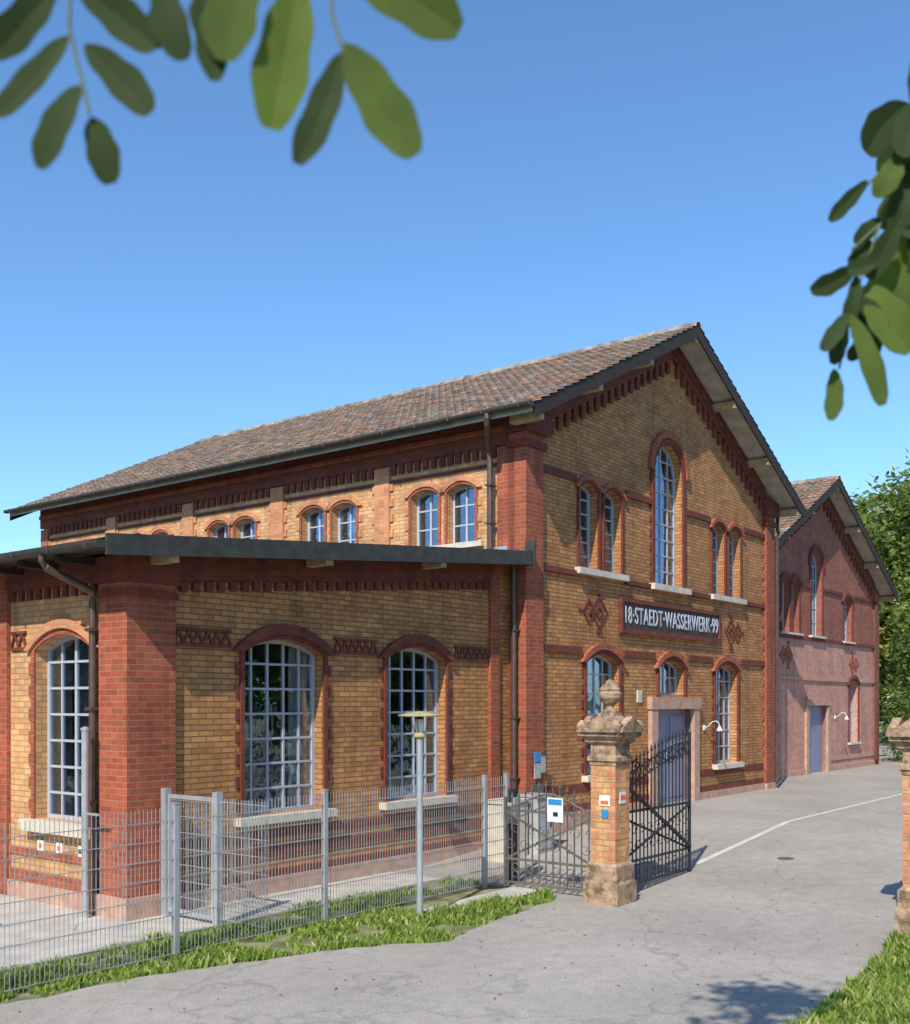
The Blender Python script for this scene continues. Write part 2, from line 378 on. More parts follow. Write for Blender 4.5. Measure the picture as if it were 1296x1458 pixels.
for o in up: surround(mb,FG,o,.07,'dred',.045,teeth=False); hood(mb,FG,o,.07,.10,'red',.075)
surround(mb,FG,arched,.13,'dred',.05,tw=.06); hood(mb,FG,arched,.13,.14,'red',.09)
for o in (lowL,lowR,lowM): surround(mb,FG,o,.09,'dred',.05,teeth=(o!=lowM),tw=.08); hood(mb,FG,o,.09,.13,'red',.085)
for o in up: sill(mb,FG,o,.14,.13,.12)
sill(mb,FG,arched,.2,.15,.13)
for o in (lowL,lowR): sill(mb,FG,o,.14,.15,.12)
FG.box(mb,4.82,5.10,-.10,.2,-.05,2.15,'stone'); FG.box(mb,6.90,7.18,-.10,.2,-.05,2.15,'stone'); FG.box(mb,4.78,7.22,-.12,.2,2.151,2.42,'stone')
for a0,a1 in ((.59,W/2),(W/2,W-.59)):
    rakeband(mb,FG,a0,a1,lambda a:rb(a),-.46,.0,'dred',.07)
    rakeband(mb,FG,a0,a1,lambda a:rb(a),-.30,-.2,'dred',.11)
dentils(mb,FG,.75,W/2-.1,lambda a:rb(a)-.5,'dred',w=.13,step=.27,h=.24,proud=.07)
dentils(mb,FG,W/2+.1,W-.75,lambda a:rb(a)-.5,'dred',w=.13,step=.27,h=.24,proud=.07)
diamonds(mb,FG,2.6,4.12,'dred'); diamonds(mb,FG,9.25,4.05,'dred',-1)
FG.box(mb,3.6,8.3,-.05,.01,3.84,4.40,'signpanel')
FG.box(mb,3.52,8.38,-.09,.01,4.401,4.49,'dred'); FG.box(mb,3.52,8.38,-.09,.01,3.75,3.839,'dred')
FG.box(mb,3.52,3.60,-.09,.01,3.84,4.40,'dred'); FG.box(mb,8.30,8.38,-.09,.01,3.84,4.40,'dred')
for i,t in enumerate(bays):
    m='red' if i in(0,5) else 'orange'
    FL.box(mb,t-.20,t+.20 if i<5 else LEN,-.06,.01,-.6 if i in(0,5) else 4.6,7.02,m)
    if i in (0,): continue
    z=5.0
    while z<6.8:
        FL.box(mb,t-.28,t-.201,-.035,.01,z,z+.155,'orange'); 
        if i<5: FL.box(mb,t+.201,t+.28,-.035,.01,z,z+.155,'orange')
        z+=.31
FL.box(mb,.405,LEN,-.075,.01,7.06,rb(0)-.03,'dred')
FL.box(mb,.405,LEN,-.11,-.0751,7.30,7.40,'red')
for i in range(5):
    a0=bays[i]+.20; a1=bays[i+1]-.20
    dentils(mb,FL,a0,a1,lambda a:7.04,'dred',w=.12,step=.2,h=.17,proud=.06)
    FL.box(mb,a0,a1,-.02,.01,6.70,6.76,'dred')
for o in sidew:
    surround(mb,FL,o,.06,'red',.03,teeth=False)
    hood(mb,FL,o,.06,.11,'orange',.055)
for i in range(5):
    a,b=sidew[2*i],sidew[2*i+1]
    for o,sg in ((a,-1),(b,1)):
        z=5.4
        while z<6.3:
            e=o[0]-.06 if sg<0 else o[1]+.06
            FL.box(mb,min(e,e+sg*.09)+(.0 if sg<0 else .001),max(e,e+sg*.09)-(.001 if sg<0 else 0),-.02,.01,z,z+.155,'orange'); z+=.31
    FL.box(mb,a[0]-.2,b[1]+.2,-.1,.2,5.24,5.339,'sill')
mb.obj('brick_trim',main)
mb=MB()
for o in up: window(mb,FG,o,2,6)
window(mb,FG,arched,4,9); window(mb,FG,lowL,4,6); window(mb,FG,lowR,4,6); window(mb,FG,lowM,4,2)
for o in sidew: window(mb,FL,o,2,3)
mb.obj('windows',main)
mb=MB()
FG.box(mb,5.101,5.995,.14,.2,-.04,2.149,'door'); FG.box(mb,6.005,6.899,.14,.2,-.04,2.149,'door')
for a in (5.2,6.1):
    for z0,z1 in ((.15,.9),(1.05,2.0)): FG.box(mb,a,a+.7,.12,.139,z0,z1,'door')
FG.box(mb,5.9,5.96,.08,.12,1.0,1.2,'galv')
FG.box(mb,4.3,4.5,-.03,.0,2.3,2.56,'sill')
mb.obj('door',main)
def roof(parent,W,rt,t0,t1,ov,fasc=.24,seed=1):
    e0=-ov; e1=W+ov; zr=rt(W/2)
    mb=MB(); Fz=Fac('G',0)
    th=.12
    for (sa,sb) in ((e0,W/2),(W/2,e1)):
        poly=[(sa,rt(sa)-th),(sb,rt(sb)-th),(sb,rt(sb)-.02),(sa,rt(sa)-.02)]
        extr(mb,Fz,poly,[],t0,t1,'soffit')
        poly=[(sa,rt(sa)-fasc),(sb,rt(sb)-fasc),(sb,rt(sb)+.03),(sa,rt(sa)+.03)]
        extr(mb,Fz,poly,[],t0-.035,t0-.001,'wood'); extr(mb,Fz,poly,[],t1+.001,t1+.035,'wood')
    mb.obj('roof_deck',parent)
    mb=MB()
    for side in (0,1):
        sgn=1 if side==0 else -1
        P0=Vector((e0 if side==0 else e1,0,rt(e0))); P1=Vector((W/2,0,zr)); d=(P1-P0); Ln=d.length; d.normalize()
        nrm=Vector((-sgn*abs(d.z),0,abs(d.x)))
        rows=int(Ln/.27); rl=Ln/rows; cw=.2; nc=int((t1-t0)/cw); cw=(t1-t0+.06)/nc
        for i in range(rows):
            for j in range(nc):
                y0=t0-.05+j*cw+U(-.006,.006); y1=y0+cw*.985
                jit=U(-.008,.014)
                a=P0+d*(i*rl-.04+U(-.012,.012)); b=P0+d*((i+1)*rl)
                ha=.062+jit; hb=.02+jit*.3
                ym=(y0+y1)/2
                vs=[]
                for y,e in ((y0,0),(ym-.03,.018),(y1-.05,-.012),(y1,.012)):
                    p=a+nrm*(ha+e); vs.append((p.x,y,p.z)); p=b+nrm*(hb+e); vs.append((p.x,y,p.z))
                    p=a+nrm*(ha-.045); vs.append((p.x,y,p.z))
                fs=[]
                for q in range(3):
                    fs.append((3*q,3*q+1,3*q+4,3*q+3)); fs.append((3*q,3*q+3,3*q+5,3*q+2))
                mb.add(vs,fs,'tile%d'%random.choice([0,0,1,1,1,2,3,3,4,5]))
    y=t0-.05
    while y<t1:
        prof=[(W/2+.13*math.cos(q*math.pi/6),y,zr-.02+.13*math.sin(q*math.pi/6)) for q in range(7)]
        prof2=[(p[0],y+.38,p[2]+.025) for p in prof]
        mb.add(prof+prof2,[(q,q+1,q+8,q+7) for q in range(6)],'tile%d'%random.choice([5,3,5]))
        y+=.36
    mb.obj('roof_tiles',parent,recalc=False)
    mb=MB()
    for s in (-.3,1.75,3.8,W/2,W-3.8,W-1.75,W+.3):
        mb.box(s-.07,s+.07,t0+.0,.1 if t0<0 else t0+.7,rt(s)-.34,rt(s)-.125-(.04 if s!=W/2 else .0),'purlin')
    mb.obj('purlins',parent)
roof(main,W,rt,-.55,LEN+.5,.6)
def gutter(parent,s,z,t0,t1,r=.075,name='gutter'):
    mb=MB()
    n=8; vs=[];fs=[]
    for t in (t0,t1):
        for q in range(n+1):
            th=math.pi+math.pi*q/n
            vs.append((s+r*math.cos(th),t,z+r*math.sin(th)))
        for q in range(n+1):
            th=2*math.pi-math.pi*q/n
            vs.append((s+(r-.012)*math.cos(th),t,z+(r-.012)*math.sin(th)))
    m=2*(n+1)
    for i in range(m): fs.append((i,(i+1)%m,m+(i+1)%m,m+i))
    mb.add(vs,fs,'darkmetal')
    mb.box(s-r,s+r,t0-.01,t0,z-r,z+.01,'darkmetal'); mb.box(s-r,s+r,t1,t1+.01,z-r,z+.01,'darkmetal')
    y=t0+.2
    while y<t1: mb.box(s-r-.006,s-r-.001,y,y+.03,z-.07,z+.02,'pipe'); y+=.8
    return mb.obj(name,parent,smooth=False)
gutter(main,-.72,rt(-.6)+.02,-.6,LEN+.5)
gutter(main,W+.72,rt(-.6)+.02,-.6,LEN+.5,name='gutter_far')
mb=MB()
zt=rt(-.6)-.04
mb.tube([(-.72,.35,zt),(-.72,.35,zt-.08),(-.68,.38,zt-.18),(-.3,.62,zt-.42),(-.16,.70,zt-.52),(-.13,.72,zt-.65),(-.13,.72,5.05)],.055,'pipe',10)
mb.tube([(-.13,.18,4.9),(-.13,.18,-.1)],.055,'pipe',10)
for z in (6.3,5.6,3.6,2.0,.9): mb.box(-.20,-.0,(.655 if z>5 else .115),(.785 if z>5 else .245),z,z+.03,'pipe')
mb.tube([(W+.72,.2,zt),(W+.72,.2,zt-.1),(W+.3,.05,zt-.5),(W+.08,-.08,zt-.62),(W-.1,-.1,zt-.75),(W-.1,-.1,.2)],.05,'pipe',10)
mb.obj('downpipes',main,smooth=False)
def text(body,parent,loc,size,width,mat,depth=.02,rot=(math.pi/2,0,0),name='lettering',offset=.0,sp=1.0,sy=1.0):
    cu=bpy.data.curves.new(name,'FONT'); cu.body=body; cu.size=size; cu.extrude=depth; cu.offset=offset; cu.space_character=sp
    cu.align_x='CENTER'; cu.align_y='CENTER'
    o=bpy.data.objects.new(name,cu); scene.collection.objects.link(o); cu.materials.append(M[mat])
    bpy.context.view_layer.update()
    if width: o.scale=(width/max(o.dimensions.x,.01),sy,1)
    o.rotation_euler=rot; o.location=loc
    if parent: o.parent=parent
    return o
text('18\u00b7STAEDT\u00b7WASSERWERK\u00b799',main,(5.95,.012,4.12),.42,4.55,'letters',.006,offset=.002,sp=1.12,sy=1.2)
def walllamp(mb,s,tw,z):
    mb.tube([(s,tw,z),(s,tw-.10,z+.02),(s,tw-.22,z+.14),(s,tw-.32,z+.16),(s,tw-.38,z+.11),(s,tw-.40,z+.04)],.012,'white',6)
    mb.lathe((s,tw-.40,z-.07),[(.075,0),(.07,.02),(.035,.08),(.015,.12)],'white',12)
    mb.box(s-.04,s+.04,tw-.03,tw,z-.06,z+.06,'white')
mb=MB(); walllamp(mb,7.6,.08,1.7); mb.obj('wall_lamp_fixture',main)
mb=MB()
mb.box(.2,.4,-.06,-.041,.9,1.18,'box'); mb.box(.2,.4,-.06,-.041,1.2,1.38,'blue'); mb.box(.42,.56,-.06,-.041,1.0,1.3,'box')
mb.box(.15,.5,-.055,-.001,.35,.8,'rust')
mb.obj('notice_plates',main)
mb=MB()
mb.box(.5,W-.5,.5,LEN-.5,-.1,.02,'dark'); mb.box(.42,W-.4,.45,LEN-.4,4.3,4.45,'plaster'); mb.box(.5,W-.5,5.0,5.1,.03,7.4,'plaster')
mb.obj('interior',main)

# ================================================================= ANNEX (child of main building)
A0=-8.27; TA=16.0
ra=lambda s: 4.98+.0875*(s-.0)
rab=lambda s: ra(s)-.10
GA=Fac('G',.36); LA=Fac('L',A0+.06)
fw=[(-6.37,-4.84,.72,3.0,.20),(-3.44,-1.92,.72,3.0,.20)]
mb=MB()
extr(mb,GA,[(A0+.06,-.9),(-.001,-.9),(-.001,rab(0)),(A0+.06,rab(A0))],[opening(o) for o in fw],0,.3,'yellow')
lw=[]; pil=[.3]
k=0
while 1.1+2.85*k<TA-2: lw.append((1.12+2.85*k,2.46+2.85*k,.72,3.0,.20)); pil.append(3.1+2.85*k); k+=1
extr(mb,LA,[(.665,-.9),(TA,-.9),(TA,rab(A0)),(.665,rab(A0))],[opening(o) for o in lw],0,.3,'yellow_sunlit')
mb.box(A0+.06,-.01,TA-.3,TA-.001,-.9,4.1,'red')
mb.obj('annex_walls',main)
mb=MB()
mb.box(A0,-7.54,.3,.9,-.9,rab(A0)-.01,'red')
mb.box(A0-.05,-7.49,.25,.95,-.9,-.12,'stone')
mb.box(A0-.03,-7.51,.27,.93,3.62,3.70,'dred')
mb.box(A0-.05,-7.49,.25,.95,3.80,rab(A0)-.03,'dred')
GA.box(mb,-.665,-.40,-.06,.01,-.9,rab(-.6)-.05,'red')
for i,t in enumerate(pil[1:]):
    LA.box(mb,t,t+.55,-.06,.01,-.9,rab(A0)-.01,'red')
GA.box(mb,-7.535,-.01,-.055,.01,-.9,-.16,'stone'); 
for z,h in ((-.159,.1),(.12,.13),(.4,.09)):
    GA.box(mb,-7.535,-.67,-.025,.01,z,z+h,'dred')
LA.box(mb,.951,3.1,-.055,.01,-.9,-.16,'stone'); LA.box(mb,.951,3.1,-.025,.01,-.159,.0,'red'); LA.box(mb,.951,3.1,-.025,.01,.2,.3,'red')
rakeband(mb,GA,-7.535,-.67,rab,-.30,-.01,'dred',.10)
rakeband(mb,GA,-7.535,-.67,rab,-.37,-.301,'dred',.06)
dentils(mb,GA,-7.5,-.7,lambda a:rab(a)-.37,'dred',w=.11,step=.205,h=.13,proud=.06)
zL=rab(A0)
for a,b in [(.951,3.1)]+[(pil[i]+.55,pil[i+1]) for i in range(1,len(pil)-1)]:
    LA.box(mb,a,b,-.09,.01,zL-.32,zL-.01,'dred')
    dentils(mb,LA,a,b,lambda q:zL-.34,'dred',w=.1,step=.21,h=.13,proud=.05)
def zig(F,a0,a1,z0,z1):
    F.box(mb,a0,a1,-.04,.01,z1,z1+.04,'dred'); F.box(mb,a0,a1,-.04,.01,z0-.04,z0,'dred')
    n=max(1,round((a1-a0)/.17)); st=(a1-a0)/n; tk=.04
    for i in range(n):
        x=a0+i*st; m=x+st/2; e=x+st
        for p,q in (((x,z0),(m,z1)),((m,z1),(e,z0))):
            extr(mb,F,[(p[0]-tk/2+.002,p[1]),(p[0]+tk/2,p[1]),(q[0]+tk/2-.002,q[1]),(q[0]-tk/2,q[1])],[],-.03-R()*.004,.01,'dred')
for a,b in ((-7.535,-6.60),(-4.61,-3.67),(-1.69,-.67)): zig(GA,a,b,3.07,3.24)
for o in lw:
    zig(LA,o[0]-.34 if o[0]>1.5 else .955,o[0]-.22,3.06,3.24)
    zig(LA,o[1]+.22,o[1]+.60,3.06,3.24)
for o in fw: surround(mb,GA,o,.07,'dred',.045,tw=.08); hood(mb,GA,o,.07,.15,'dred',.08); sill(mb,GA,o,.16,.16,.11)
for o in lw: surround(mb,LA,o,.08,'red',.03); hood(mb,LA,o,.08,.12,'orange',.07); sill(mb,LA,o,.16,.16,.15)
mb.obj('annex_brick_trim',main)
mb=MB()
for o in fw: window(mb,GA,o,5,7,bar=.032)
for o in lw: window(mb,LA,o,4,7,bar=.032)
mb.obj('annex_windows',main)
def curtain(mb,F,a0,a1,z0,z1,d):
    n=int((a1-a0)/.02); vs=[];fs=[]
    for i in range(n+1):
        a=a0+(a1-a0)*i/n; dd=d+.03*math.sin(i*1.05)+.01*math.sin(i*.37)
        vs.append(F.pt(a,dd,z0)); vs.append(F.pt(a,dd*1.0,z1))
    for i in range(n): fs.append((2*i,2*i+2,2*i+3,2*i+1))
    mb.add(vs,fs,'curtain')
mb=MB()
for o in lw[:2]:
    curtain(mb,LA,o[0]+.42,o[0]+.75,.73,3.19,.285); curtain(mb,LA,o[1]-.42,o[1]-.01,.73,3.1,.285)
curtain(mb,GA,fw[0][1]-.42,fw[0][1]-.01,.73,3.1,.285); curtain(mb,GA,fw[1][1]-.22,fw[1][1]-.01,.73,3.1,.285)
mb.obj('curtains',main)
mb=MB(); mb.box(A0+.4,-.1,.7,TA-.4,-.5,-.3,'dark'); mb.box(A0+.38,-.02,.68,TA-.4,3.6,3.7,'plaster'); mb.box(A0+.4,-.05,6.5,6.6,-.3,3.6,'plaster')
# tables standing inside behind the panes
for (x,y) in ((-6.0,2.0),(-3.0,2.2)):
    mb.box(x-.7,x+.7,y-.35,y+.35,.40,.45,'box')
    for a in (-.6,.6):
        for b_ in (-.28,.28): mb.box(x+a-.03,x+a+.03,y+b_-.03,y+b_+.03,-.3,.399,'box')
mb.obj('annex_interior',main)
mb=MB(); Fz=Fac('G',0)
e=A0-.58
extr(mb,Fz,[(e,ra(e)-.09),(-.02,ra(0)-.09),(-.02,ra(0)),(e,ra(e))],[],-.15,TA+.4,'wood')
extr(mb,Fz,[(e-.03,ra(e)-.19),(-.0,ra(0)-.19),(-.0,ra(0)+.06),(e-.03,ra(e)+.06)],[],-.19,-.151,'darkmetal')
extr(mb,Fz,[(e-.03,ra(e)+.005),(-.02,ra(0)+.005),(-.02,ra(0)+.02),(e-.03,ra(e)+.02)],[],-.15,TA+.4,'darkmetal')
mb.box(-.03,-.0,.4,LEN,ra(0)+.0,ra(0)+.2,'galv')
for s in (-7.9,-5.2,-2.6): mb.box(s-.07,s+.07,-.15,.34,rab(s)-.16,rab(s)-.005,'purlin')
mb.box(-.03,.02,-.21,.0,ra(0)-.2,ra(0)+.25,'darkmetal')
for q in range(18): mb.box(e+.02,A0,.9+q*.85,1.0+q*.85,ra(e)-.18,ra(e)-.095,'wood')
mb.obj('annex_roof',main)
gutter(main,e-.08,ra(e)-.03,-.16,TA+.4,.08,'annex_gutter')
mb=MB()
z=ra(e)-.08
mb.tube([(e-.08,1.1,z),(e-.08,1.1,z-.08),(e-.03,1.08,z-.17),(A0-.2,.98,z-.36),(A0-.06,.93,z-.44),(A0-.03,.985,z-.56),(A0-.03,.985,1.0)],.05,'pipe',10)
mb.tube([(A0-.03,.985,1.05),(A0-.03,.985,-.4)],.06,'pipe',10)
for zz in (3.2,2.2,1.02): mb.box(A0-.1,A0+.05,.91,1.06,zz,zz+.04,'pipe')
mb.obj('annex_downpipe',main)
mb=MB()
for i,t in enumerate((1.35,1.85,2.3)): 
    LA.box(mb,t-.07,t+.07,-.03,-.0,.30,.44,'white'); LA.box(mb,t-.035,t+.035,-.034,-.0301,.34,.40,'signpanel' if i==0 else 'orange_s')
mb.obj('wall_stickers',main)

# ================================================================= SECOND BUILDING
T2=Matrix.Translation(Vector((12.95,1.2,0)))
sec=empty('pink_gabled_building',ROOT@T2)
W2=12.0; L2=14
rt2=lambda s: 6.3+.50*((s if s<=W2/2 else W2-s)+.5)
rb2=lambda s: rt2(s)-.12
F2=Fac('G',.06)
ow=[(2.55,3.2,4.45,5.95,.12),(3.4,4.0,4.45,5.95,.12),(8.15,9.05,4.4,5.75,.14),(5.0,6.05,4.45,6.68,.52),(8.75,9.7,.9,2.9,.15)]
d2=[(4.75,-.05),(6.45,-.05),(6.45,2.2),(4.75,2.2)]
mb=MB()
extr(mb,F2,[(.05,-.5),(W2-.05,-.5),(W2-.05,rb2(0)),(W2/2,rb2(W2/2)),(.05,rb2(0))],[opening(o) for o in ow]+[d2],0,.3,'pink')
mb.box(.05,.35,.37,L2,-.5,rb2(0),'pink'); mb.box(W2-.35,W2-.05,.37,L2,-.5,rb2(0),'pink'); mb.box(.36,W2-.36,L2-.3,L2-.01,-.5,rb2(0),'pink')
mb.obj('walls',sec)
mb=MB()
mb.box(0,.5,0,.36,-.5,rb2(0)-.02,'red'); mb.box(W2-.5,W2,0,.36,-.5,rb2(0)-.02,'red')
def b2(z,h,sk,mat='dred'):
    a=.51
    for s0,s1 in sorted(sk)+[(W2-.51,0)]:
        if s0>a: F2.box(mb,a,s0,-.05,.01,z,z+h,mat)
        a=s1
b2(4.28,.1,[]); b2(5.95,.1,[(2.4,4.15),(4.85,6.2),(8.0,9.2)]); b2(3.0,.1,[(8.5,9.95)],'stone')
F2.box(mb,.51,4.45,-.06,.01,-.5,.18,'stone'); F2.box(mb,6.75,W2-.51,-.06,.01,-.5,.18,'stone'); F2.box(mb,6.75,W2-.51,-.03,.01,.35,.48,'stone')
for o in ow: surround(mb,F2,o,.09,'dred',.04,teeth=False); hood(mb,F2,o,.09,.12,'dred',.07)
for o in ow: F2.box(mb,o[0]-.12,o[1]+.12,-.12,.1,o[2]-.065,o[2]-.001,'sill')
F2.box(mb,4.5,4.75,-.08,.2,-.05,2.2,'stone'); F2.box(mb,6.45,6.7,-.08,.2,-.05,2.2,'stone'); F2.box(mb,4.48,6.72,-.1,.2,2.201,2.4,'stone')
for a0,a1 in ((.51,W2/2),(W2/2,W2-.51)): rakeband(mb,F2,a0,a1,rb2,-.45,0,'dred',.07)
dentils(mb,F2,.7,W2/2-.1,lambda a:rb2(a)-.47,'dred',w=.13,step=.29,h=.22); dentils(mb,F2,W2/2+.1,W2-.7,lambda a:rb2(a)-.47,'dred',w=.13,step=.29,h=.22)
diamonds(mb,F2,3.0,3.75,'red'); diamonds(mb,F2,9.2,3.65,'red',-1)
mb.obj('brick_trim',sec)
mb=MB()
for o in ow: window(mb,F2,o,2 if o[1]-o[0]<.9 else 4,6)
F2.box(mb,4.76,5.6,.12,.2,-.04,2.19,'door'); F2.box(mb,5.61,6.44,.12,.2,-.04,2.19,'door')
mb.obj('windows_and_door',sec)
roof(sec,W2,rt2,-.5,L2+.4,.5)
gutter(sec,W2+.6,rt2(-.5),-.5,L2+.4); gutter(sec,-.6,rt2(-.5),-.5,L2+.4,name='gutter_near')
mb=MB(); walllamp(mb,7.3,.06,1.8); mb.box(W2-.56,W2-.44,-.1,-.0,.2,6.0,'pipe'); mb.obj('wall_lamp_fixture',sec)
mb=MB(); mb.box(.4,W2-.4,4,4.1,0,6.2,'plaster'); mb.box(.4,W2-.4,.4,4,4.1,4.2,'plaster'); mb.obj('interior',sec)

# ================================================================= GROUND
def gh(s): 
    if s<-2.5: return -.4
    if s>4: return 0
    return -.4+.4*(s+2.5)/6.5
def ghw(x,y):
    p=RI@Vector((x,y,0)); return gh(p.x)
def sheet(name,poly,lift,mat,world=True):
    P=[(RI@Vector((p[0],p[1],0))) if world else Vector((p[0],p[1],0)) for p in poly]
    bm=bmesh.new(); vs=[bm.verts.new((p.x,p.y,0)) for p in P]
    tris=tessellate_polygon([[Vector((p.x,p.y,0)) for p in P]])
    for t in tris:
        try: bm.faces.new([vs[i] for i in t])
        except: pass
    for c in (-2.5,4):
        bmesh.ops.bisect_plane(bm,geom=bm.verts[:]+bm.edges[:]+bm.faces[:],plane_co=(c,0,0),plane_no=(1,0,0))
    for v in bm.verts: v.co.z=gh(v.co.x)+lift
    bmesh.ops.recalc_face_normals(bm,faces=bm.faces)
    for f in bm.faces:
        if f.normal.z<0: f.normal_flip()
    me=bpy.data.meshes.new(name); bm.to_mesh(me); bm.free(); me.materials.append(M[mat])
    o=bpy.data.objects.new(name,me); scene.collection.objects.link(o); o.matrix_world=ROOT; return o
sheet('ground',[(-600,-600),(600,-600),(600,600),(-600,600)],0,'soil',False)
def toW(s,t): 
    p=ROOT@Vector((s,t,0)); return (p.x,p.y)
edge0=[(-16,3.5),(-9,7.2),(-4.05,9.56),(-2.98,10.62),(-1.9,11.30),(-1.15,11.80),(-.5,12.0),(-.06,12.1),(.12,12.5),(.5,13.3),(1.36,14.6)]
edge=[]
for i in range(len(edge0)-1):
    p,q=edge0[i],edge0[i+1]; L_=math.hypot(q[0]-p[0],q[1]-p[1]); n=max(1,int(L_/.18)) if i>0 else 1
    for j in range(n):
        f=j/n; w_=U(-.045,.045) if (i>0 and 0<j) else 0
        nx,ny=-(q[1]-p[1])/L_,(q[0]-p[0])/L_
        edge.append((p[0]+(q[0]-p[0])*f+nx*w_,p[1]+(q[1]-p[1])*f+ny*w_))
edge.append(edge0[-1])
road=edge+[toW(-3.4,-2.6),toW(-3.4,.35),toW(0.0,.35),toW(0.3,.3),toW(12,.3),toW(13,1.4),toW(25,1.4),toW(26,6),toW(45,6),toW(45,-7.3),toW(-3,-7.3),(5.0,12.3),(4.55,11.4),(3.9,10.4),(2.96,9.0),(.5,6.0),(-8,-2),(-16,-6)]
sheet('asphalt_road',road,.008,'asphalt')
sheet('concrete_path',[(-20,-.95),(-3.4,-.75),(-3.4,.35),(A0+.1,.35),(A0+.1,16),(-20,16)],.012,'concrete',False)
sheet('paving_slab',[(-5.6,-2.15),(-3.35,-2.1),(-3.35,-2.62),(-5.6,-2.62)],.03,'concrete',False)
sheet('drainage_channel',[(-.4,-3.60),(4,-3.40),(15,-3.28),(15,-3.18),(4,-3.29),(-.4,-3.49)],.013,'line',False)
mb=MB(); mb.lathe((5.3,17.2,ghw(5.3,17.2)+.009),[(.13,0),(.13,.006),(.12,.008)],'rust',20); mb.obj('manhole_cover',world=True)

# ---------------------------------------------------------------- grass
def inpoly(x,y,P):
    c=False; n=len(P); j=n-1
    for i in range(n):
        xi,yi=P[i][:2]; xj,yj=P[j][:2]
        if (yi>y)!=(yj>y) and x<(xj-xi)*(y-yi)/(yj-yi)+xi: c=not c
        j=i
    return c
from mathutils import noise as mn
def grass(name,poly,n,h0,h1,thr=-.3,kinds=('grassA','grassA','grassB','grassC')):
    mb=MB(); xs=[p[0] for p in poly]; ys=[p[1] for p in poly]; cnt=0; tries=0
    while cnt<n and tries<n*8:
        tries+=1
        x=U(min(xs),max(xs)); y=U(min(ys),max(ys))
        if not inpoly(x,y,poly): continue
        f=mn.noise(Vector((x*1.3,y*1.3,0)))+.6*mn.noise(Vector((x*4,y*4,3)))
        if f<thr-U(0,.25): continue
        z=ghw(x,y); h=U(h0,h1)*(1+f*1.1); h=max(.02,h)
        wd=U(.004,.009) if R()<.7 else U(.012,.028)
        a=U(0,6.283); lx=U(-.7,.7)*h; ly=U(-.7,.7)*h; dx=math.cos(a)*wd; dy=math.sin(a)*wd
        mb.add([(x-dx,y-dy,z-.005),(x+dx,y+dy,z-.005),(x+dx*.8+lx*.4,y+dy*.8+ly*.4,z+h*.6),(x-dx*.8+lx*.4,y-dy*.8+ly*.4,z+h*.6),(x+lx,y+ly,z+h)],
               [(0,1,2,3),(3,2,4)],random.choice(kinds))
        cnt+=1
    return mb.obj(name,world=True,recalc=False)
strip=[(-9,7.2)]+edge[2:]+[toW(-3.4,-2.7),toW(-5.6,-2.7),toW(-5.7,-1.7),toW(-3.4,-1.5),toW(-3.4,-.85),toW(-20,-.97)]
grass('grass_verge',strip,36000,.03,.085,.0)
weeds=[(-.75,12.2),(-.1,12.15),(.3,12.9),(1.2,14.4),(.6,14.5),(-.2,13.5),(-.7,13.1)]
grass('weed_clump',weeds,2600,.06,.13,-.1)
wallweeds=[toW(-20,.02),toW(-8.5,.02),toW(-8.4,.20),toW(-.6,.22),toW(-.6,.30),toW(-8.5,.30),toW(-20,.3)]
grass('wall_foot_weeds',wallweeds,500,.03,.12,.15)
grass('lawn_grass',[(5.0,12.2),(4.5,11.35),(3.85,10.35),(2.9,8.95),(2.2,8.1),(5,8),(6.2,12.2)],24000,.05,.13,-.6)
mb=MB()
for i in range(170):
    x=U(-4,6); y=U(9.2,17)
    if not inpoly(x,y,road): continue
    z=ghw(x,y)+.012; a=U(0,6.28); l=U(.012,.032); dx,dy=math.cos(a)*l,math.sin(a)*l
    mb.add([(x-dx,y-dy,z),(x-dy*.4,y+dx*.4,z+.01),(x+dx,y+dy,z+.004),(x+dy*.4,y-dx*.4,z+.006)],[(0,1,2,3)],random.choice(['litter','litter','leafC']))
mb.obj('leaf_litter',world=True,recalc=False)
# ---------------------------------------------------------------- fence
fence=empty('mesh_fence')
mb=MB(); ft=-1.75; zg=-.4; fh=1.6
for s in (-3.08,-3.62,-6.9,-9.1,-11.6,-14.1,-16.6): 
    mb.box(s-.03,s+.03,ft-.03,ft+.03,zg-.05,zg+fh+.03,'galv'); mb.box(s-.034,s+.034,ft-.034,ft+.034,zg+fh+.03,zg+fh+.045,'galv')
mb.obj('posts',fence)
mb=MB(); s=-16.6
while s<-3.05:
    mb.box(s-.0028,s+.0028,ft-.0028,ft+.0028,zg+.04,zg+fh,'galv'); s+=.05
z=zg+.06
while z<zg+fh:
    mb.box(-16.6,-3.05,ft-.012,ft-.004,z-.0035,z+.0035,'galv'); mb.box(-16.6,-3.05,ft+.004,ft+.012,z-.0035,z+.0035,'galv'); z+=.2
mb.obj('wire_panels',fence)
wg=empty('garden_wicket_gate'); mb=MB()
sx=-7.78
for t in (.18,-.82): mb.box(sx-.045,sx+.045,t-.045,t+.045,zg-.05,zg+1.62,'galv')
mb.box(sx-.02,sx+.02,-.76,.12,zg+1.5,zg+1.55,'galv'); mb.box(sx-.02,sx+.02,-.76,.12,zg+.08,zg+.13,'galv')
for t in (.10,-.74): mb.box(sx-.02,sx+.02,t-.02,t+.02,zg+.13,zg+1.5,'galv')
t=-.72
while t<.1: mb.box(sx-.003,sx+.003,t-.003,t+.003,zg+.13,zg+1.5,'galv'); t+=.05
for q in range(7): mb.box(sx-.006,sx+.006,-.72,.08,zg+.28+q*.2,zg+.288+q*.2,'galv')
t=-1.7
while t<-.86: mb.box(sx-.003,sx+.003,t-.003,t+.003,zg+.05,zg+1.55,'galv'); t+=.05
